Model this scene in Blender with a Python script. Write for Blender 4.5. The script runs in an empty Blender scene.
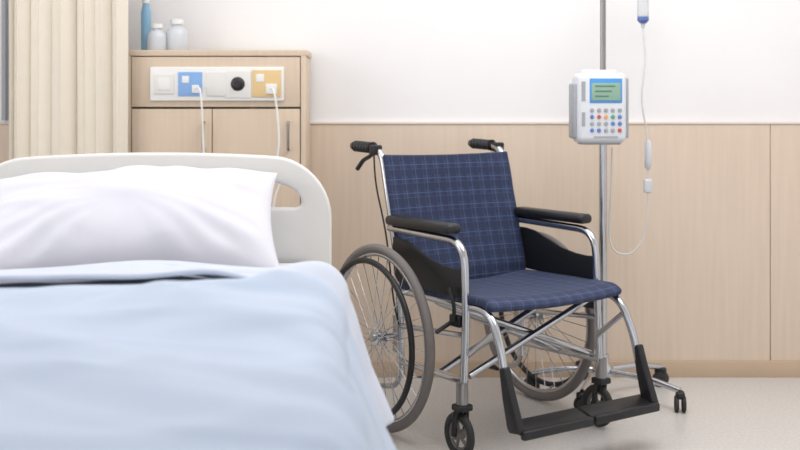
import bpy, bmesh, math, random
from mathutils import Vector, Matrix, Euler, noise
random.seed(4)
scene = bpy.context.scene
try:
    scene.view_settings.view_transform = 'Standard'
    scene.view_settings.look = 'None'
    scene.view_settings.exposure = 0.10
except Exception: pass
R = math.radians
# ------------------------------------------------------------ materials
def lin(c):
    o=[]
    for v in c:
        v/=255.0
        o.append(v/12.92 if v<=0.04045 else ((v+0.055)/1.055)**2.4)
    return (o[0],o[1],o[2],1.0)
def mat(name, col, rough=0.5, metal=0.0, var=0.0, vscale=20, bump=0.0, bscale=200, trans=0.0, emit=None, estr=0, alpha=1.0, sheen=0.0, stretch=None, coat=0.0):
    m=bpy.data.materials.new(name); m.use_nodes=True
    nt=m.node_tree; b=nt.nodes['Principled BSDF']
    b.inputs['Base Color'].default_value=lin(col)
    b.inputs['Roughness'].default_value=rough
    b.inputs['Metallic'].default_value=metal
    b.inputs['Transmission Weight'].default_value=trans
    b.inputs['Alpha'].default_value=alpha
    b.inputs['Sheen Weight'].default_value=sheen
    b.inputs['Coat Weight'].default_value=coat
    if emit:
        b.inputs['Emission Color'].default_value=lin(emit); b.inputs['Emission Strength'].default_value=estr
    tc=nt.nodes.new('ShaderNodeTexCoord')
    vec=tc.outputs['Object']
    if stretch:
        mp=nt.nodes.new('ShaderNodeMapping'); mp.inputs['Scale'].default_value=stretch
        nt.links.new(vec,mp.inputs['Vector']); vec=mp.outputs['Vector']
    n=nt.nodes.new('ShaderNodeTexNoise'); n.inputs['Scale'].default_value=vscale; n.inputs['Detail'].default_value=5
    nt.links.new(vec,n.inputs['Vector'])
    r=nt.nodes.new('ShaderNodeValToRGB')
    v=max(var,0.012)
    c=lin(col)
    r.color_ramp.elements[0].position=0.3; r.color_ramp.elements[1].position=0.7
    r.color_ramp.elements[0].color=[max(0,x*(1-v)) for x in c[:3]]+[1]
    r.color_ramp.elements[1].color=[min(1,x*(1+v)) for x in c[:3]]+[1]
    nt.links.new(n.outputs['Fac'],r.inputs['Fac']); nt.links.new(r.outputs['Color'],b.inputs['Base Color'])
    if bump>0:
        n2=nt.nodes.new('ShaderNodeTexNoise'); n2.inputs['Scale'].default_value=bscale; n2.inputs['Detail'].default_value=4
        nt.links.new(tc.outputs['Object'],n2.inputs['Vector'])
        bp=nt.nodes.new('ShaderNodeBump'); bp.inputs['Strength'].default_value=bump; bp.inputs['Distance'].default_value=0.002
        nt.links.new(n2.outputs['Fac'],bp.inputs['Height']); nt.links.new(bp.outputs['Normal'],b.inputs['Normal'])
    return m
M={}
M['wall']=mat('wall_paint',(238,236,236),0.85,var=0.012,vscale=3,bump=0.1,bscale=120)
M['ceil']=mat('ceiling_paint',(240,240,240),0.9)
M['wood']=mat('wainscot_laminate',(219,200,181),0.55,var=0.035,vscale=5,stretch=(12,12,0.6))
M['woodcab']=mat('cabinet_laminate',(212,192,170),0.5,var=0.04,vscale=6,stretch=(12,12,0.7))
M['base']=mat('baseboard_laminate',(198,174,149),0.5,var=0.04,vscale=5)
M['trim']=mat('trim_white',(228,218,208),0.5)
M['chrome']=mat('chrome_tube',(196,198,202),0.2,1.0)
M['steel']=mat('brushed_steel',(156,154,154),0.32,1.0)
M['black']=mat('black_plastic',(23,23,26),0.45)
M['vinyl']=mat('black_vinyl',(27,27,30),0.4,bump=0.3,bscale=400)
M['rubber']=mat('grey_rubber',(120,115,112),0.7)
M['rubberd']=mat('dark_rubber',(46,45,46),0.65)
M['white']=mat('white_plastic',(234,233,230),0.35)
M['cream']=mat('cream_plastic',(226,224,220),0.35,var=0.01)
M['pump']=mat('pump_plastic',(220,223,228),0.35)
M['pumpg']=mat('pump_grey',(162,165,171),0.4)
M['sheet']=mat('white_sheet',(223,225,233),0.9,bump=0.35,bscale=500,sheen=0.1)
M['pillow']=mat('pillow_cotton',(222,221,229),0.9,bump=0.3,bscale=500,sheen=0.05)
M['blanket']=mat('blue_blanket',(189,201,219),0.92,var=0.02,vscale=8,bump=0.35,bscale=600,sheen=0.1)
M['blanketl']=mat('blanket_fold_light',(207,213,226),0.92,var=0.02,vscale=8,bump=0.35,bscale=600,sheen=0.1)
M['curtain']=mat('curtain_fabric',(238,229,214),0.9,bump=0.3,bscale=500,sheen=0.2)
M['blue']=mat('blue_panel',(132,172,222),0.4)
M['orange']=mat('amber_panel',(224,194,142),0.4)
M['bluebottle']=mat('blue_bottle',(150,196,226),0.2,trans=0.3)
M['clear']=mat('clear_plastic',(238,240,242),0.15,trans=0.6)
M['bottle']=mat('translucent_bottle',(226,230,236),0.25,trans=0.25)
M['tube']=mat('iv_tube_plastic',(232,232,230),0.25,trans=0.25)
M['screenb']=mat('screen_blue',(78,142,200),0.3,emit=(60,135,205),estr=0.18)
M['screen']=mat('screen_lcd',(136,168,148),0.3,emit=(128,165,150),estr=0.12)
M['screent']=mat('screen_text',(96,124,112),0.3)
M['red']=mat('btn_red',(205,85,75),0.4); M['green']=mat('btn_green',(90,165,130),0.4)
M['btnb']=mat('btn_blue',(95,128,190),0.4); M['btno']=mat('btn_orange',(228,160,88),0.4)
M['navyfill']=mat('liquid_blue',(85,112,170),0.3)
M['dark']=mat('dark_socket',(40,38,40),0.4)

def floor_mat():
    m=bpy.data.materials.new('speckled_vinyl_floor'); m.use_nodes=True; nt=m.node_tree; b=nt.nodes['Principled BSDF']
    tc=nt.nodes.new('ShaderNodeTexCoord')
    n=nt.nodes.new('ShaderNodeTexNoise'); n.inputs['Scale'].default_value=90; n.inputs['Detail'].default_value=4; n.inputs['Roughness'].default_value=0.6
    nt.links.new(tc.outputs['Object'],n.inputs['Vector'])
    r=nt.nodes.new('ShaderNodeValToRGB'); e=r.color_ramp.elements
    e[0].position=0.3; e[0].color=lin((196,193,191)); e[1].position=0.68; e[1].color=lin((215,212,209))
    nt.links.new(n.outputs['Fac'],r.inputs['Fac']); nt.links.new(r.outputs['Color'],b.inputs['Base Color'])
    b.inputs['Roughness'].default_value=0.28
    return m
M['floor']=floor_mat()

def plaid(name,ax1,ax2):
    m=bpy.data.materials.new(name); m.use_nodes=True; nt=m.node_tree; b=nt.nodes['Principled BSDF']; L=nt.links
    tc=nt.nodes.new('ShaderNodeTexCoord'); sp=nt.nodes.new('ShaderNodeSeparateXYZ'); L.new(tc.outputs['Object'],sp.inputs[0])
    def math_(op,a,bv=None,c=None):
        n=nt.nodes.new('ShaderNodeMath'); n.operation=op
        for i,v in enumerate((a,bv,c)):
            if v is None: continue
            if isinstance(v,(int,float)): n.inputs[i].default_value=v
            else: L.new(v,n.inputs[i])
        return n.outputs[0]
    def line(axis,per,off,w):
        a=math_('ADD',sp.outputs[axis],10+off); f=math_('FRACT',math_('DIVIDE',a,per)); return math_('LESS_THAN',f,w)
    def mix(fac,a,bc):
        n=nt.nodes.new('ShaderNodeMix'); n.data_type='RGBA'
        L.new(fac,n.inputs['Factor'])
        if isinstance(a,tuple): n.inputs[6].default_value=a
        else: L.new(a,n.inputs[6])
        n.inputs[7].default_value=bc
        return n.outputs[2]
    base=lin((43,55,89))
    P=0.047
    dk=math_('MULTIPLY',math_('MAXIMUM',line(ax1,P,0.0,0.42),line(ax2,P,0.0,0.42)),0.55)
    c=mix(dk,base,lin((29,38,65)))
    l1=math_('MULTIPLY',math_('MAXIMUM',line(ax1,P,0.012,0.045),line(ax2,P,0.012,0.045)),0.38)
    c=mix(l1,c,lin((104,124,162)))
    l2=math_('MULTIPLY',math_('MAXIMUM',line(ax1,P,0.026,0.035),line(ax2,P,0.026,0.035)),0.18)
    c=mix(l2,c,lin((98,110,145)))
    L.new(c,b.inputs['Base Color']); b.inputs['Roughness'].default_value=0.8; b.inputs['Sheen Weight'].default_value=0.06
    w=nt.nodes.new('ShaderNodeTexNoise'); w.inputs['Scale'].default_value=500; L.new(tc.outputs['Object'],w.inputs['Vector'])
    bp=nt.nodes.new('ShaderNodeBump'); bp.inputs['Strength'].default_value=0.3; bp.inputs['Distance'].default_value=0.001
    L.new(w.outputs['Fac'],bp.inputs['Height']); L.new(bp.outputs['Normal'],b.inputs['Normal'])
    return m
M['plaid_back']=plaid('plaid_back',0,2); M['plaid_seat']=plaid('plaid_seat',0,1)

# ------------------------------------------------------------ mesh builder
def fillet(pts,rad,n=6):
    pts=[Vector(p) for p in pts]
    if rad<=0 or len(pts)<3: return pts
    out=[pts[0]]
    for i in range(1,len(pts)-1):
        a,b,c=pts[i-1],pts[i],pts[i+1]
        r=min(rad,(a-b).length*0.49,(c-b).length*0.49)
        p=b+(a-b).normalized()*r; q=b+(c-b).normalized()*r
        for k in range(n+1):
            t=k/n; out.append(p*(1-t)**2+b*2*t*(1-t)+q*t*t)
    out.append(pts[-1]); return out
def smooth_path(pts,n=10):
    pts=[Vector(p) for p in pts]; P=[pts[0]]+pts+[pts[-1]]; out=[]
    for i in range(1,len(P)-2):
        p0,p1,p2,p3=P[i-1],P[i],P[i+1],P[i+2]
        for k in range(n):
            t=k/n
            out.append(0.5*((2*p1)+(-p0+p2)*t+(2*p0-5*p1+4*p2-p3)*t*t+(-p0+3*p1-3*p2+p3)*t**3))
    out.append(pts[-1]); return out
class MB:
    def __init__(s): s.bm=bmesh.new()
    def merge(s,t,mx=None):
        if mx is not None: t.transform(mx)
        me=bpy.data.meshes.new('t'); t.to_mesh(me); t.free(); s.bm.from_mesh(me); bpy.data.meshes.remove(me); return s
    def tube(s,pts,r,fil=0,seg=12,closed=False,rv=None):
        pts=fillet(pts,fil) if not closed else [Vector(p) for p in pts]
        n=len(pts); rings=[]; prev=None
        for i in range(n):
            if closed: t=(pts[(i+1)%n]-pts[i-1]).normalized()
            elif i==0: t=(pts[1]-pts[0]).normalized()
            elif i==n-1: t=(pts[-1]-pts[-2]).normalized()
            else: t=(pts[i+1]-pts[i-1]).normalized()
            if prev is None:
                up=Vector((0,0,1)) if abs(t.z)<0.9 else Vector((1,0,0))
                nn=t.cross(up).normalized()
            else:
                nn=(prev-t*prev.dot(t)).normalized()
            prev=nn; bb=t.cross(nn)
            rr=r[i] if isinstance(r,(list,tuple)) else r
            rings.append([s.bm.verts.new(pts[i]+nn*rr*math.cos(2*math.pi*k/seg)+bb*rr*math.sin(2*math.pi*k/seg)) for k in range(seg)])
        m=n if closed else n-1
        for i in range(m):
            a=rings[i]; b=rings[(i+1)%n]
            for k in range(seg): s.bm.faces.new((a[k],a[(k+1)%seg],b[(k+1)%seg],b[k]))
        if not closed:
            s.bm.faces.new(rings[0][::-1]); s.bm.faces.new(rings[-1])
        return s
    def box(s,c,size,bev=0,rot=(0,0,0),seg=3):
        t=bmesh.new(); bmesh.ops.create_cube(t,size=1)
        bmesh.ops.scale(t,vec=size,verts=t.verts)
        if bev>0: bmesh.ops.bevel(t,geom=t.edges[:],offset=min(bev,min(size)*0.49),segments=seg,profile=0.5,affect='EDGES')
        return s.merge(t,Matrix.Translation(c)@Euler(rot).to_matrix().to_4x4())
    def lathe(s,prof,c=(0,0,0),axis='Z',seg=32,rot=None):
        t=bmesh.new(); rings=[]
        for (r,h) in prof:
            if r<1e-5: rings.append([t.verts.new((0,0,h))])
            else: rings.append([t.verts.new((r*math.cos(2*math.pi*k/seg),r*math.sin(2*math.pi*k/seg),h)) for k in range(seg)])
        for a,b in zip(rings,rings[1:]):
            for k in range(seg):
                k2=(k+1)%seg
                if len(a)==1 and len(b)==1: continue
                if len(a)==1: t.faces.new((a[0],b[k2],b[k]))
                elif len(b)==1: t.faces.new((a[k],a[k2],b[0]))
                else: t.faces.new((a[k],a[k2],b[k2],b[k]))
        bmesh.ops.recalc_face_normals(t,faces=t.faces)
        mx=Matrix.Identity(4)
        if axis=='X': mx=Matrix.Rotation(R(90),4,'Y')
        if axis=='Y': mx=Matrix.Rotation(R(90),4,'X')
        if rot: mx=Euler(rot).to_matrix().to_4x4()@mx
        return s.merge(t,Matrix.Translation(c)@mx)
    def ring(s,c,Rr,r,axis='X',seg=64,sec=10,sx=1.0):
        pts=[]
        for k in range(seg):
            a=2*math.pi*k/seg
            if axis=='X': pts.append(Vector(c)+Vector((0,Rr*math.cos(a),Rr*math.sin(a))))
            else: pts.append(Vector(c)+Vector((Rr*math.cos(a),Rr*math.sin(a),0)))
        return s.tube(pts,r,seg=sec,closed=True)
    def prism(s,outline,thick,plane='XZ',off=0,bev=0.0):
        t=bmesh.new(); 
        def P(a,b,h):
            return {'XZ':(a,h,b),'YZ':(h,a,b),'XY':(a,b,h)}[plane]
        v=[t.verts.new(P(a,b,off-thick/2)) for a,b in outline]
        f=t.faces.new(v); r=bmesh.ops.extrude_face_region(t,geom=[f])
        d={'XZ':(0,thick,0),'YZ':(thick,0,0),'XY':(0,0,thick)}[plane]
        bmesh.ops.translate(t,vec=d,verts=[g for g in r['geom'] if isinstance(g,bmesh.types.BMVert)])
        bmesh.ops.recalc_face_normals(t,faces=t.faces)
        if bev>0:
            es=[e for e in t.edges if len(e.link_faces)==2 and e.calc_face_angle()>R(60)]
            bmesh.ops.bevel(t,geom=es,offset=bev,segments=3,profile=0.5,affect='EDGES')
        return s.merge(t)
    def obj(s,name,m,parent=None,sharp=40,loc=None,rot=None):
        bmesh.ops.recalc_face_normals(s.bm,faces=s.bm.faces)
        for f in s.bm.faces: f.smooth=True
        for e in s.bm.edges:
            if len(e.link_faces)==2 and e.calc_face_angle()>R(sharp): e.smooth=False
        me=bpy.data.meshes.new(name); s.bm.to_mesh(me); s.bm.free()
        o=bpy.data.objects.new(name,me); scene.collection.objects.link(o)
        me.materials.append(m)
        if parent: o.parent=parent
        if loc: o.location=loc
        if rot: o.rotation_euler=rot
        return o
def empty(name,loc=(0,0,0),rz=0):
    e=bpy.data.objects.new(name,None); e.empty_display_size=0.1; e.location=loc; e.rotation_euler=(0,0,rz); scene.collection.objects.link(e); return e

# ------------------------------------------------------------ camera
H=1.03; F=1080.0
cd=bpy.data.cameras.new('cam'); cam=bpy.data.objects.new('camera',cd); scene.collection.objects.link(cam)
cam.location=(0,0,H); cam.rotation_euler=(R(90),0,0)
cd.sensor_width=36; cd.lens=F/800*36; cd.shift_y=-115/800.0
cd.dof.use_dof=True; cd.dof.focus_distance=3.30; cd.dof.aperture_fstop=2.2
scene.camera=cam

# ------------------------------------------------------------ room
YW=4.17
XL,XR=-2.4,2.6; YF=-1.5; ZC=2.7
MB().box(((XL+XR)/2,(YF+YW)/2+0.05,-0.05),(XR-XL+0.2,YW-YF+0.3,0.1)).obj('floor',M['floor'])
MB().box(((XL+XR)/2,(YF+YW)/2+0.05,ZC+0.05),(XR-XL+0.2,YW-YF+0.3,0.1)).obj('ceiling',M['ceil'])
MB().box(((XL+XR)/2,YW+0.062,ZC/2),(XR-XL+0.2,0.1,ZC)).obj('wall_back',M['wall'])
MB().box((XL-0.05,(YF+YW)/2,ZC/2),(0.1,YW-YF,ZC)).obj('wall_left',M['wall'])
MB().box((XR+0.05,(YF+YW)/2,ZC/2),(0.1,YW-YF,ZC)).obj('wall_right',M['wall'])
seams=[XL,-1.0,1.43,XR]
mb=MB()
for a,b in zip(seams,seams[1:]):
    mb.box(((a+b)/2,YW+0.006,(0.062+0.975)/2),(b-a-0.003,0.012,0.975-0.062),0.0008,seg=1)
mb.obj('trim_1',M['wood'])
MB().box(((XL+XR)/2,YW+0.004,0.980),(XR-XL,0.016,0.008)).obj('trim_2',M['trim'])
MB().box(((XL+XR)/2,YW+0.001,0.031),(XR-XL,0.022,0.062),0.002).obj('baseboard_back',M['base'])
MB().box((-1.525,YW-0.003,1.84),(0.014,0.03,1.7)).obj('trim_3',M['pumpg'])

# ------------------------------------------------------------ curtain
def curtain():
    bm=bmesh.new(); nx=220; nz=30; x0,x1=-1.415,-0.992; y=3.90
    g=[]
    for j in range(nz+1):
        z=0.05+(2.38-0.05)*j/nz; row=[]
        for i in range(nx+1):
            t=i/nx; x=x0+(x1-x0)*t
            ph=t*2*math.pi*6+1.1*math.sin(t*7)+0.2*math.sin(z*1.6+t*5)
            amp=0.023*(0.85+0.35*math.sin(t*13+1))
            row.append(bm.verts.new((x+0.006*math.sin(2*ph),y+amp*math.sin(ph)+0.006*noise.noise(Vector((x*8,z*1.5,0))),z)))
        g.append(row)
    for j in range(nz):
        for i in range(nx): bm.faces.new((g[j][i],g[j][i+1],g[j+1][i+1],g[j+1][i]))
    m=MB(); m.bm.free(); m.bm=bm
    o=m.obj('curtain',M['curtain'],sharp=180)
    s=o.modifiers.new('s','SOLIDIFY'); s.thickness=0.002
    MB().tube([(-2.3,3.9,2.40),(-0.9,3.9,2.40)],0.014).box((-2.2,3.9,2.55),(0.02,0.02,0.3)).box((-0.95,3.9,2.55),(0.02,0.02,0.3)).obj('curtain_rail',M['steel'])
curtain()

# ------------------------------------------------------------ wall cabinet
cab=empty('bedhead_cabinet',(0,0,0))
cx0,cx1=-1.005,-0.345; yf=3.955; yb=4.158; zt=1.25
mb=MB()
mb.box(((cx0+cx1)/2,(yf+yb)/2,zt-0.011),(cx1-cx0+0.012,yb-yf,0.022),0.002)
mb.box((cx0+0.009,(yf+yb)/2,zt/2-0.011),(0.018,yb-yf,zt-0.022),0.001)
mb.box((cx1-0.009,(yf+yb)/2,zt/2-0.011),(0.018,yb-yf,zt-0.022),0.001)
mb.box(((cx0+cx1)/2,yb-0.006,zt/2-0.011),(cx1-cx0-0.04,0.01,zt-0.022))
mb.box(((cx0+cx1)/2,yf+0.03,0.03),(cx1-cx0-0.03,0.02,0.058))
mb.obj('carcass',M['woodcab'],cab)
xm=(212-400)/F*yf
pz0=1.04
MB().box(((cx0+cx1)/2,yf+0.012,(pz0+zt-0.024)/2),(cx1-cx0-0.042,0.018,zt-0.026-pz0),0.002).obj('socket_fascia',M['woodcab'],cab)
mb=MB()
mb.box(((cx0+0.02+xm)/2,yf+0.012,(0.065+pz0-0.006)/2),(xm-cx0-0.023,0.018,pz0-0.071),0.002)
mb.box(((cx1-0.02+xm)/2,yf+0.012,(0.065+pz0-0.006)/2),(cx1-xm-0.023,0.018,pz0-0.071),0.002)
mb.obj('doors',M['woodcab'],cab)
mb=MB()
for hx in (-0.408,xm-0.03):
    mb.tube([(hx,yf+0.005,0.985),(hx,yf-0.022,0.985),(hx,yf-0.022,0.885),(hx,yf+0.005,0.885)],0.005,fil=0.008)
mb.obj('door_handles',M['steel'],cab)
def px(x,y,Y): return ((x-400)/F*Y, H-(y-110)/F*Y)
yp=yf-0.004
x0,z1=px(150,67,yp); x1,z0=px(284,101,yp)
MB().box(((x0+x1)/2,yf+0.0,(z0+z1)/2),(x1-x0,0.014,z1-z0),0.004).obj('outlet_plate',M['white'],cab)
def pxbox(xa,ya,xb,yb_,m,n,t=0.006,bev=0.0015):
    a,d=px(xa,ya,yp-0.006); b_,c=px(xb,yb_,yp-0.006)
    MB().box(((a+b_)/2,yf-0.008,(c+d)/2),(b_-a,t,d-c),bev).obj(n,M[m],cab)
pxbox(154,74,174,94,'cream','switch_plate'); pxbox(158,78,170,90,'white','switch_rocker',0.010)
pxbox(178,72,202,96,'blue','gas_outlet_panel'); pxbox(182,76,189,83,'white','gas_port',0.009); pxbox(192,85,199,93,'white','gas_port_lower',0.012)
pxbox(252,70,281,97,'orange','power_panel'); pxbox(256,74,264,82,'white','power_socket_upper',0.009); pxbox(266,84,277,94,'white','power_socket_lower',0.016)
pxbox(206,72,226,96,'cream','blank_plate')
X,Z=px(238,84,yp)
MB().lathe([(0,0.018),(0.012,0.018),(0.0135,0.015),(0.014,0.010),(0.022,0.008),(0.026,0.004),(0.026,0)],(X,yf-0.006,Z),'Y').obj('round_socket',M['dark'],cab)
pxbox(225,71,251,98,'cream','round_socket_plate',0.004)
def cord(pts,r=0.0042):
    P=[]
    for (x,y,Y) in pts:
        X,Z=px(x,y,Y); P.append((X,Y,Z))
    MB().tube(smooth_path(P),r,seg=8).obj('power_cord',M['white'])
cord([(196,88,3.935),(200,90,3.90),(202,110,3.90),(203,135,3.91),(204,165,3.91),(206,230,3.9),(210,300,3.9)])
cord([(271,88,3.93),(274,92,3.90),(277,110,3.90),(279,140,3.90),(277,165,3.90),(280,182,3.9),(274,205,3.9),(272,260,3.9),(275,320,3.9)])
def bottle(x,h,r,neck,m,cap,name,y=4.03,capm='white'):
    X=(x-400)/F*y; e=empty(name,(X,y,zt))
    MB().lathe([(0,0),(r*0.92,0),(r,0.006),(r,h*0.50),(r*0.93,h*0.60),(r*0.75,h*0.70),(neck,h*0.77),(neck,h*0.88),(0,h*0.88)]).obj('body',M[m],e)
    MB().lathe([(0,h*0.84),(neck*1.25,h*0.84),(neck*1.25,h*0.99),(neck*1.1,h),(0,h)]).obj('cap',M[capm],e)
bottle(157,0.100,0.036,0.018,'bottle',1,'plastic_bottle',4.02)
bottle(177,0.120,0.043,0.020,'bottle',1,'plastic_bottle',4.05)
X=(146-400)/F*4.10; e=empty('blue_spray_bottle',(X,4.10,zt))
MB().lathe([(0,0),(0.018,0),(0.019,0.004),(0.019,0.15),(0.013,0.175),(0.012,0.19),(0,0.19)]).obj('body',M['bluebottle'],e)
MB().lathe([(0,0.185),(0.014,0.185),(0.014,0.21),(0.008,0.215),(0.008,0.235),(0,0.235)]).box((-0.012,0,0.237),(0.05,0.014,0.012),0.003).obj('spray_head',M['white'],e)

# ------------------------------------------------------------ hospital bed
BA=R(6.0); BO=Vector((-0.704,3.05,0))
bed=empty('hospital_bed',BO,BA)
BW=0.5
def shape2d(outer,holes,thick,bev,name,m,parent,y):
    cu=bpy.data.curves.new('c','CURVE'); cu.dimensions='2D'; cu.fill_mode='BOTH'; cu.extrude=thick/2-bev; cu.bevel_depth=bev; cu.bevel_resolution=3
    for pts in [outer]+holes:
        sp=cu.splines.new('POLY'); sp.points.add(len(pts)-1)
        for p,(a,b) in zip(sp.points,pts): p.co=(a,b,0,1)
        sp.use_cyclic_u=True
    o=bpy.data.objects.new('c',cu); scene.collection.objects.link(o)
    dg=bpy.context.evaluated_depsgraph_get(); me=bpy.data.meshes.new_from_object(o.evaluated_get(dg))
    bpy.data.objects.remove(o)
    bm=bmesh.new(); bm.from_mesh(me); bmesh.ops.remove_doubles(bm,verts=bm.verts,dist=0.0001)
    bm.transform(Matrix.Translation((0,y,0))@Matrix.Rotation(R(90),4,'X'))
    b=MB(); b.bm.free(); b.bm=bm
    return b.obj(name,m,parent,sharp=50)
def rr(x0,x1,z0,z1,rt,rb,n=10,arch=0.0):
    P=[]
    for (cx,cz,r,a0) in ((x1-rt,z1-rt,rt,0),(x0+rt,z1-rt,rt,90),(x0+rb,z0+rb,rb,180),(x1-rb,z0+rb,rb,270)):
        for k in range(n+1):
            a=R(a0+90*k/n); P.append((cx+r*math.cos(a),cz+r*math.sin(a)))
    out=[]
    for i,p in enumerate(P):
        out.append(p); q=P[(i+1)%len(P)]
        if abs(q[0]-p[0])>0.2:
            for k in range(1,16): t=k/16; out.append((p[0]+(q[0]-p[0])*t,p[1]+(q[1]-p[1])*t))
    w=(x1-x0)/2; c=(x1+x0)/2
    return [(a,b+arch*(1-((a-c)/w)**2)*(1 if b>(z0+z1)/2 else 0)) for a,b in out]
outer=rr(-BW,BW,0.33,0.876,0.155,0.05,arch=0.024)
hole=[(0.12,0.742),(0.408,0.742),(0.427,0.748),(0.435,0.764),(0.430,0.785),(0.415,0.806),(0.39,0.822),(0.35,0.833),(0.12,0.843),(0.105,0.836),(0.10,0.824),(0.10,0.762),(0.105,0.748)]
holel=[(-a,b) for a,b in hole][::-1]
shape2d(outer,[hole,holel],0.042,0.010,'headboard',M['cream'],bed,0.0)
fo=rr(-BW,BW,0.25,0.60,0.12,0.04,arch=0.02)
shape2d(fo,[],0.042,0.012,'footboard',M['cream'],bed,-2.14)
mb=MB()
mb.box((0,-1.07,0.375),(0.90,2.08,0.05),0.01)
for sx in (-1,1): mb.box((sx*0.42,-1.07,0.33),(0.04,2.06,0.06),0.006)
for yy in (-0.25,-1.9):
    for sx in (-1,1): mb.box((sx*0.38,yy,0.215),(0.045,0.045,0.22),0.005)
    mb.box((0,yy,0.14),(0.8,0.045,0.04),0.005)
mb.obj('bed_frame',M['steel'],bed)
mb=MB()
for yy in (-0.25,-1.9):
    for sx in (-1,1):
        mb.lathe([(0,-0.015),(0.055,-0.015),(0.06,-0.009),(0.06,0.009),(0.055,0.015),(0,0.015)],(sx*0.38,yy,0.06),'X')
        mb.box((sx*0.38-0.024,yy,0.085),(0.006,0.04,0.08)); mb.box((sx*0.38+0.024,yy,0.085),(0.006,0.04,0.08))
mb.obj('bed_casters',M['rubberd'],bed)
MB().box((0,-1.07,0.493),(0.90,2.04,0.186),0.05,seg=5).obj('mattress',M['sheet'],bed)

def drape(name,m,by0,by1,hw,zt_,zh,flare,topamp,foldamp,seed,ny,thick,edge=0.0,bevr=0.055,hemvar=0.0,parent=None,freq=9,yl=0.0,lift=0.0,fine=0.0):
    prof=[]
    n=20
    side=zt_-bevr-zh
    for i in range(n): 
        t=1-i/n; prof.append((-hw,zt_-bevr-side*t,t))
    for i in range(8):
        a=R(180-90*i/8); prof.append((-hw+bevr+bevr*math.cos(a),zt_-bevr+bevr*math.sin(a),0))
    nt_=110
    for i in range(nt_+1): prof.append((-hw+bevr+(2*hw-2*bevr)*i/nt_,zt_,-1))
    for i in range(1,8):
        a=R(90-90*i/8); prof.append((hw-bevr+bevr*math.cos(a),zt_-bevr+bevr*math.sin(a),0))
    for i in range(n+1): t=i/n; prof.append((hw,zt_-bevr-side*t,t))
    bm=bmesh.new(); g=[]
    for j in range(ny+1):
        by=by0+(by1-by0)*j/ny; row=[]
        e0=math.exp(-((by-by0)/0.05)**2)
        for (x,z,k) in prof:
            s=1 if x>0 else -1
            kk=max(k,0)
            ph=by*freq*2+1.7*noise.noise(Vector((by*2.2,s*3,seed)))*2
            fx=s*(flare*kk**0.8+foldamp*(0.12+kk)*(math.sin(ph)+0.4*math.sin(2.3*ph+1))*(1 if k>=0 else 0)*min(1,0.3+kk*2))
            n1=noise.noise(Vector((x*1.3+seed,by*2.0+x*0.6,seed)))
            def ridge(ax,ay,off,w_):
                q=noise.noise(Vector((x*ax[0]+by*ax[1],by*ay[0]+x*ay[1],seed+off)))*w_
                return math.exp(-q*q)
            # masks so that wrinkles gather in patches
            msk=0.35+0.65*max(0,min(1,0.5+1.4*noise.noise(Vector((x*1.5+3,by*1.8,seed+31)))))
            dz=topamp*(0.9*n1+0.8*ridge((0.8,0.5),(3.4,-1.5),5,4.5)+0.62*msk*ridge((1.0,-0.6),(5.2,2.0),9,5.0)+0.30*msk*ridge((1.8,0.8),(8.5,-2.6),13,5.0)-0.4)
            fade=1.0 if k<0 else max(0.25,1-kk*1.5)
            dz*=fade
            wy=0.015*noise.noise(Vector((x*4,seed,0)))*(1 if by<by0+0.1 else 0)
            zz=z+lift*fade+dz+edge*e0*(1 if k<0 else 0.3)
            if kk>0: zz+=hemvar*kk*noise.noise(Vector((by*3,s,seed)))
            row.append(bm.verts.new((x+fx+0.4*dz*s*(k>=0),-(by+wy+yl*x),zz)))
        g.append(row)
    for j in range(ny):
        for i in range(len(prof)-1): bm.faces.new((g[j][i],g[j][i+1],g[j+1][i+1],g[j+1][i]))
    b=MB(); b.bm.free(); b.bm=bm
    o=b.obj(name,m,parent,sharp=180)
    if not parent: o.location=BO; o.rotation_euler=(0,0,BA)
    s=o.modifiers.new('s','SOLIDIFY'); s.thickness=thick; s.offset=1
    s2=o.modifiers.new('ss','SUBSURF'); s2.levels=1; s2.render_levels=1
    return o
drape('fitted_sheet',M['sheet'],0.04,0.80,0.475,0.595,0.40,0.01,0.006,0.006,2.0,80,0.003,parent=bed)
drape('blanket',M['blanket'],0.60,2.10,0.494,0.612,0.24,0.118,0.040,0.020,7.3,210,0.016,edge=0.004,bevr=0.085,hemvar=0.03,lift=0.014,freq=7)
drape('turned_down_edge',M['blanketl'],0.50,0.74,0.499,0.620,0.28,0.098,0.040,0.017,7.3,40,0.012,edge=0.0,bevr=0.085,hemvar=0.02,parent=bed,yl=0.06,lift=0.020,freq=7)

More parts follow.
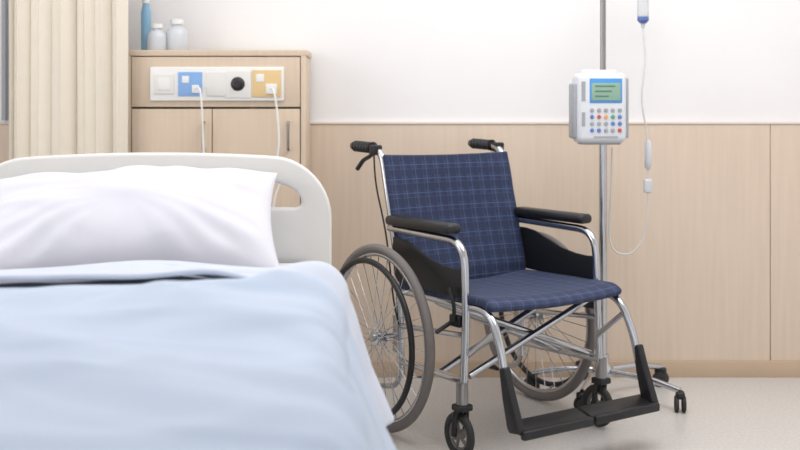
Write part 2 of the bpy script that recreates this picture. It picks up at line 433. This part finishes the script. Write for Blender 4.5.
def pillow():
    a,b,h=0.392,0.212,0.112; N=80; bm=bmesh.new()
    vs={}
    for side in (1,-1):
        for i in range(N+1):
            for j in range(N+1):
                if side==-1 and (i in(0,N) or j in(0,N)): vs[(side,i,j)]=vs[(1,i,j)]; continue
                u=-math.cos(math.pi*i/N); v=-math.cos(math.pi*j/N)
                u=0.5*u+0.5*(-1+2*i/N); v=0.5*v+0.5*(-1+2*j/N)
                x=a*u*(1-0.06*(1-v*v)); y=b*v*(1-0.11*(1-u*u))
                t=max(0,(1-abs(u)**2.7)*(1-abs(v)**2.3))**0.58
                z=side*h*t
                w=noise.noise(Vector((x*5,y*5,side*3)))*0.014+noise.noise(Vector((x*12+3,y*9,side)))*0.004
                ang=math.atan2(y*1.6,x)
                cr=abs(u*v)
                w+=0.006*math.sin(ang*20+2*noise.noise(Vector((x*4,y*4,9))))*min(1,cr*1.6)*min(1,t*2)
                q=noise.noise(Vector((x*3+y*6,y*3-x*2,side+20)))*5
                w+=0.009*math.exp(-q*q)
                z+=side*w*min(1,t*1.5)
                vs[(side,i,j)]=bm.verts.new((x,y,z))
    for side in (1,-1):
        for i in range(N):
            for j in range(N):
                q=[vs[(side,i,j)],vs[(side,i+1,j)],vs[(side,i+1,j+1)],vs[(side,i,j+1)]]
                if side==-1: q=q[::-1]
                bm.faces.new(q)
    m=MB(); m.bm.free(); m.bm=bm
    o=m.obj('pillow',M['pillow'],sharp=180)
    loc=Matrix.Translation(BO)@Matrix.Rotation(BA,4,'Z')@Matrix.Translation((-0.026,-0.245,0.731))@Matrix.Rotation(R(33),4,'X')@Matrix.Rotation(R(2),4,'Z')
    o.matrix_world=loc
    s=o.modifiers.new('s','SUBSURF'); s.levels=1; s.render_levels=1
pillow()

# ------------------------------------------------------------ wheelchair
WA=R(34); WO=Vector((0.236,3.618,0))
wc=empty('wheelchair',WO,WA)
def L(u,v,z): return Vector((u,-v,z))     # u: across, v: forward, z: up
RT=0.285; TR=0.015; AX=0.30
WU=0.333; WV=-0.050
FU=0.257   # frame half width
for s,nm in ((-1,'right'),(1,'left')):
    c=L(s*WU,WV,AX)
    MB().ring(c,RT-0.001,TR,seg=96,sec=14).obj('tire_'+nm,M['rubber'],wc)
    mb=MB(); mb.ring(c,RT-0.019,0.008,seg=96,sec=10)
    for k in range(32):
        a=2*math.pi*k/32; ha=a+ (0.9 if k%2 else -0.9)
        sd=0.016 if (k//2)%2 else -0.016
        p=c+Vector((sd,0.02*math.cos(ha),0.02*math.sin(ha))); q=c+Vector((0,(RT-0.022)*math.cos(a),(RT-0.022)*math.sin(a)))
        mb.tube([p,q],0.0014,seg=5)
    mb.lathe([(0,-0.03),(0.012,-0.03),(0.012,-0.02),(0.024,-0.018),(0.024,-0.013),(0.014,-0.01),(0.014,0.01),(0.024,0.013),(0.024,0.018),(0.012,0.02),(0.012,0.03),(0,0.03)],c,'X')
    mb.obj('wheel_rim_spokes_'+nm,M['chrome'],wc)
    mb=MB(); hc=c+Vector((s*0.042,0,0)); mb.ring(hc,0.248,0.0095,seg=96,sec=12)
    mb.obj('handrim_'+nm,M['black'],wc)
    mb=MB()
    for k in range(6):
        a=2*math.pi*k/6+0.3
        mb.tube([c+Vector((0,0.262*math.cos(a),0.262*math.sin(a))),hc+Vector((0,0.249*math.cos(a),0.249*math.sin(a)))],0.004,seg=6)
    mb.tube([c,L(s*(FU-0.005),WV,AX)],0.009)
    mb.box(L(s*FU,WV,0.30),(0.014,0.05,0.12),0.003)
    mb.obj('handrim_brackets_'+nm,M['chrome'],wc)
for s,nm in ((-1,'right'),(1,'left')):
    mb=MB()
    mb.tube([L(s*FU,-0.035,0.17),L(s*FU,-0.045,0.50),L(s*FU,-0.150,0.897),L(s*FU,-0.32,0.906)],0.0125,fil=0.05)
    mb.tube([L(s*FU,-0.04,0.445),L(s*FU,0.43,0.445),L(s*(FU+0.006),0.485,0.34),L(s*(FU+0.010),0.505,0.25),L(s*(FU+0.010),0.54,0.15)],0.0125,fil=0.07)
    mb.tube([L(s*(FU+0.010),-0.085,0.645),L(s*(FU+0.010),0.315,0.637),L(s*(FU+0.010),0.325,0.42),L(s*(FU+0.022),0.325,0.16)],0.0125,fil=0.075)
    mb.tube([L(s*FU,-0.035,0.215),L(s*(FU+0.012),0.325,0.225)],0.0115)
    mb.tube([L(s*FU,-0.038,0.33),L(s*(FU+0.008),0.325,0.36)],0.009)
    mb.tube([L(s*(FU+0.008),0.325,0.30),L(s*FU,0.46,0.40)],0.009)
    mb.tube([L(s*FU,-0.03,0.20),L(s*FU,-0.06,0.13),L(s*FU,-0.20,0.10)],0.009,fil=0.03)
    mb.obj('side_frame_'+nm,M['chrome'],wc)
    mb=MB()
    n=14; pts=[L(s*FU,-0.205-0.125*i/n,0.902+0.004*i/n) for i in range(n+1)]
    rad=[0.0175+0.0022*math.cos(i*math.pi*0.99) for i in range(n+1)]; rad[0]=0.021; rad[-1]=0.014
    mb.tube(pts,rad,seg=16)
    mb.tube([L(s*(FU+0.012),-0.175,0.889),L(s*(FU+0.018),-0.20,0.872),L(s*(FU+0.018),-0.235,0.862),L(s*(FU+0.018),-0.275,0.828)],0.0075,fil=0.02,seg=8)
    mb.box(L(s*(FU+0.006),-0.178,0.896),(0.034,0.036,0.034),0.006)
    mb.tube([L(s*FU,-0.17,0.10),L(s*FU,-0.215,0.098)],0.0125)
    mb.obj('push_grip_'+nm,M['black'],wc)
    MB().tube(smooth_path([L(s*(FU+0.018),-0.17,0.88),L(s*(FU+0.028),-0.14,0.78),L(s*(FU+0.022),-0.09,0.62),L(s*(FU+0.02),-0.05,0.42),L(s*(FU+0.01),-0.03,0.33)]),0.003,seg=6).obj('brake_cable_'+nm,M['black'],wc)
    MB().box(L(s*(FU+0.014),0.10,0.672),(0.055,0.350,0.032),0.014,seg=4).obj('armrest_pad_'+nm,M['vinyl'],wc)
    ol=[(-0.03,0.475),(0.31,0.468),(0.31,0.555),(0.27,0.553),(0.22,0.556),(0.15,0.568),(0.08,0.592),(0.02,0.612),(-0.03,0.618),(-0.06,0.618),(-0.055,0.5)]
    ol=[(-v,z) for v,z in ol]
    MB().prism(ol,0.008,'YZ',s*(FU+0.012),0.002).obj('side_guard_'+nm,M['black'],wc)
    mb=MB(); mb.box(L(s*(FU+0.016),0.285,0.40),(0.02,0.05,0.035),0.004)
    mb.tube([L(s*(FU+0.03),0.29,0.40),L(s*(FU+0.036),0.30,0.45),L(s*(FU+0.036),0.275,0.50)],0.006,fil=0.02,seg=8)
    mb.tube([L(s*(FU+0.03),0.275,0.395),L(s*(FU+0.08),0.270,0.37)],0.007,seg=8)
    mb.obj('parking_brake_'+nm,M['black'],wc)
    CU=s*(FU+0.026); CV=0.312; CR=0.068
    mb=MB(); cc=L(CU,CV,CR)
    mb.ring(cc,CR-0.012,0.012,seg=40,sec=10); mb.obj('caster_tire_'+nm,M['rubberd'],wc)
    mb=MB(); mb.ring(cc,CR-0.026,0.005,seg=30,sec=6); mb.lathe([(0,-0.014),(0.014,-0.014),(0.014,0.014),(0,0.014)],cc,'X',20)
    for k in range(5):
        a=2*math.pi*k/5; mb.tube([cc,cc+Vector((0,(CR-0.024)*math.cos(a),(CR-0.024)*math.sin(a)))],0.0055,seg=6)
    mb.obj('caster_hub_'+nm,M['rubber'],wc)
    mb=MB()
    for t in (-1,1):
        mb.tube([cc+Vector((t*0.021,0,0)),L(CU+t*0.021,CV+0.008,0.135),L(CU+t*0.010,CV+0.014,0.150)],0.0085,fil=0.012,seg=8)
    mb.box(L(CU,CV+0.014,0.152),(0.050,0.046,0.020),0.006)
    mb.obj('caster_fork_'+nm,M['black'],wc)
    mb=MB(); mb.tube([L(CU,CV+0.014,0.155),L(CU,CV+0.014,0.225)],0.018,seg=16)
    mb.tube([cc-Vector((0.027,0,0)),cc+Vector((0.027,0,0))],0.006)
    mb.obj('caster_stem_'+nm,M['steel'],wc)
    ol=[(0.490,0.300),(0.514,0.305),(0.535,0.245),(0.572,0.155),(0.582,0.132),(0.535,0.125),(0.525,0.14),(0.505,0.215)]
    MB().prism([(-v,z) for v,z in ol],0.026,'YZ',s*(FU+0.010),0.006).obj('leg_bracket_'+nm,M['black'],wc)
    mb=MB()
    w_=FU+0.008
    mb.box(L(s*(w_/2+0.005),0.545,0.138),(w_,0.072,0.014),0.006,rot=(R(14),0,0))
    mb.box(L(s*(w_/2+0.005),0.582,0.128),(w_,0.020,0.026),0.006)
    mb.obj('footplate_'+nm,M['black'],wc)
mb=MB()
mb.tube([L(-FU+0.01,0.15,0.435),L(FU,0.15,0.225)],0.0115); mb.tube([L(FU-0.01,0.185,0.435),L(-FU,0.185,0.225)],0.0115)
mb.tube([L(-FU+0.01,0.30,0.43),L(FU-0.0,0.30,0.24)],0.0105); mb.tube([L(FU-0.01,0.325,0.43),L(-FU,0.325,0.24)],0.0105)
mb.tube([L(0,0.14,0.33),L(0,0.335,0.335)],0.006)
mb.obj('cross_brace',M['chrome'],wc)
def fabric(name,m,f,nu,nv,thick):
    bm=bmesh.new(); g=[[bm.verts.new(f(i/nu,j/nv)) for i in range(nu+1)] for j in range(nv+1)]
    for j in range(nv):
        for i in range(nu): bm.faces.new((g[j][i],g[j][i+1],g[j+1][i+1],g[j+1][i]))
    b=MB(); b.bm.free(); b.bm=bm; o=b.obj(name,m,wc,sharp=180)
    s=o.modifiers.new('s','SOLIDIFY'); s.thickness=thick; s.offset=0
    bv=o.modifiers.new('b','BEVEL'); bv.width=thick*0.4; bv.segments=3; bv.limit_method='ANGLE'; bv.angle_limit=R(60)
    return o
def backf(a,b):
    u=-FU-0.008+(2*FU+0.016)*a; z=0.455+(0.882-0.455)*b
    v0=-0.045+(-0.150+0.045)*max(0,(z-0.5)/0.395)+0.016
    sag=-0.026*(1-(2*a-1)**2)*(0.5+0.5*math.sin(math.pi*min(1,b*1.1)))
    z2=z-0.006*(1-(2*a-1)**2)*b
    wr=0.003*noise.noise(Vector((u*9,z*14,1)))
    return L(u,v0+sag+wr,z2)
fabric('backrest',M['plaid_back'],backf,40,40,0.014)
def seatf(a,b):
    u=-FU-0.012+(2*FU+0.024)*a; v=-0.02+0.455*b
    z=0.462-0.014*(1-(2*a-1)**2)
    if b>0.9: z-=0.018*((b-0.9)/0.1)**2
    z+=0.003*noise.noise(Vector((u*8,v*8,4)))+0.01*(b)
    return L(u,v,z)
fabric('seat',M['plaid_seat'],seatf,40,40,0.026)

# ------------------------------------------------------------ IV stand
PX,PY=0.733,3.90
iv=empty('iv_stand',(PX,PY,0))
MB().tube([(0,0,0.09),(0,0,1.02)],0.0145,seg=20).lathe([(0.0145,1.0),(0.019,1.0),(0.019,1.04),(0.010,1.05)]).obj('lower_pole',M['chrome'],iv)
MB().tube([(0,0,1.0),(0,0,1.80)],0.0105,seg=16).tube([(-0.14,-0.01,1.83),(-0.14,-0.01,1.79),(0,0,1.79),(0.14,-0.02,1.79),(0.14,-0.02,1.83)],0.005,fil=0.015).obj('upper_pole',M['steel'],iv)
mb=MB(); mc=MB(); mr=MB()
mb.lathe([(0,0.07),(0.035,0.07),(0.04,0.08),(0.038,0.10),(0.022,0.12),(0.02,0.15),(0,0.15)])
for k,ang in enumerate((-44,28,100,172,244)):
    rr_=0.31 if k==0 else (0.27 if k in(1,) else (0.235 if k==2 else 0.255))
    a=R(ang); d=Vector((math.cos(a),math.sin(a),0)); e=d*rr_
    mb.tube([(0,0,0.092),d*(rr_*0.6)+Vector((0,0,0.092)),e+Vector((0,0,0.072))],0.011,fil=0.05)
    rz=a+0.6
    mc.box(e+Vector((0,0,0.058)),(0.03,0.042,0.026),0.008,rot=(0,0,rz))
    for t in (-1,1):
        o=Vector((math.cos(rz),math.sin(rz),0))*t*0.012
        mr.lathe([(0,-0.007),(0.024,-0.007),(0.028,-0.004),(0.028,0.004),(0.024,0.007),(0,0.007)],e+Vector((0,0,0.028))+o,'X',24,rot=(0,0,rz))
mb.obj('base_legs',M['chrome'],iv); mc.obj('caster_housings',M['black'],iv); mr.obj('caster_wheels',M['rubberd'],iv)

# ------------------------------------------------------------ infusion pump
pz=1.037
pu=empty('infusion_pump',(0.700,3.80,pz),R(4)); pu.scale=(0.94,0.94,0.97)
MB().box((0,0,0),(0.188,0.11,0.252),0.022,seg=5).box((0,0.01,0.128),(0.13,0.06,0.02),0.008).obj('housing',M['pump'],pu)
MB().box((-0.098,0.0,-0.01),(0.018,0.08,0.20),0.008).box((0.0,0.0,-0.122),(0.15,0.08,0.02),0.006).box((0.097,0,0.0),(0.010,0.085,0.215),0.004).obj('side_door',M['pumpg'],pu)
MB().box((0.02,0.078,-0.02),(0.06,0.07,0.09),0.006).tube([(0.05,0.085,-0.02),(0.09,0.085,-0.02)],0.008).obj('pole_clamp',M['dark'],pu)
yfz=-0.055
MB().box((0.012,yfz,0.062),(0.122,0.005,0.088),0.004).obj('screen_bezel',M['screenb'],pu)
MB().box((0.012,yfz-0.003,0.058),(0.108,0.003,0.062),0.001).obj('display',M['screen'],pu)
mb=MB()
for r_ in range(3): mb.box((0.008-0.006*r_,yfz-0.005,0.078-0.018*r_),(0.075-0.012*r_,0.001,0.005))
mb.obj('display_text',M['screent'],pu)
mb=MB()
mb.box((-0.072,yfz-0.0005,0.06),(0.014,0.002,0.07)).box((0.012,yfz-0.0005,-0.104),(0.09,0.002,0.006)).box((-0.072,yfz-0.0005,-0.04),(0.012,0.002,0.05))
mb.obj('panel_labels',M['pumpg'],pu)
cols=['btnb','red','btno','green','btnb']
for r_ in range(4):
    for c_ in range(5):
        cn='pumpg' if r_!=1 else cols[c_]
        if r_==3 and c_ in(0,1): cn='btnb'
        if r_==2 and c_ in(3,4): cn='btnb'
        if r_==3 and c_==4: cn='red'
        MB().lathe([(0,0.004),(0.0060,0.004),(0.0075,0.002),(0.0075,0)],(-0.040+0.026*c_,yfz-0.0005,-0.008-0.024*r_),'Y',14).obj('button_%d_%d'%(r_,c_),M[cn],pu)
# ------------------------------------------------------------ IV drip line
dl=empty('iv_drip_set',(0,0,0))
Y0=3.88
def P3(x,y,Y=Y0): X,Z=px(x,y,Y); return (X,Y,Z)
bx,_,bz=P3(643,0)
MB().box((bx,Y0,1.62),(0.11,0.035,0.20),0.016,seg=4).box((bx,Y0,1.735),(0.05,0.006,0.05),0.002).obj('fluid_bag',M['clear'],dl)
MB().tube([(bx,Y0,1.75),(bx,Y0+0.0,1.80)],0.003).obj('bag_hook',M['steel'],dl)
z20=P3(643,20)[2]
MB().lathe([(0,z20+0.13),(0.006,z20+0.13),(0.006,z20+0.09),(0.020,z20+0.085),(0.020,z20+0.01),(0.010,z20-0.005),(0.005,z20-0.03),(0,z20-0.03)],(bx,Y0,0)).obj('drip_chamber',M['clear'],dl)
MB().lathe([(0,z20+0.012),(0.0205,z20+0.012),(0.0205,z20-0.002),(0.012,z20-0.012),(0,z20-0.012)],(bx,Y0,0)).obj('chamber_cap',M['navyfill'],dl)
pts=[P3(643,28),P3(645,60),P3(642,100),P3(647,135),P3(648,165),P3(648,198),P3(646,225),P3(640,244),P3(628,254),P3(614,250),P3(609,230),P3(611,190,3.84),P3(612,148,3.80)]
MB().tube(smooth_path(pts),0.0032,seg=8).obj('tubing',M['tube'],dl)
b=P3(648,146); b2=P3(648,186)
MB().lathe([(0,0.02),(0.006,0.02),(0.012,0.012),(0.012,-0.075),(0.006,-0.085),(0,-0.085)],(b[0],Y0,b[2])).box((b2[0],Y0,b2[2]),(0.030,0.022,0.050),0.006).obj('flow_regulator',M['bottle'],dl)

# ------------------------------------------------------------ lighting
w=bpy.data.worlds.new('w'); scene.world=w; w.use_nodes=True
bg=w.node_tree.nodes['Background']; bg.inputs[0].default_value=(0.99,0.99,1.0,1); bg.inputs[1].default_value=1.02
def area(loc,size,power,rot=(0,0,0),col=(1,0.99,0.98),sy=None):
    ld=bpy.data.lights.new('a','AREA'); ld.energy=power; ld.size=size; ld.color=col
    if sy: ld.shape='RECTANGLE'; ld.size_y=sy
    o=bpy.data.objects.new('area_light',ld); o.location=loc; o.rotation_euler=rot; scene.collection.objects.link(o)
area((-0.2,3.0,2.66),1.6,14); area((1.0,2.8,2.66),1.4,32)
area((-2.3,2.3,1.7),1.5,19,(0,R(-90),0),(0.96,0.98,1.0),1.5)  # added side light at left wall, shapes bedding folds
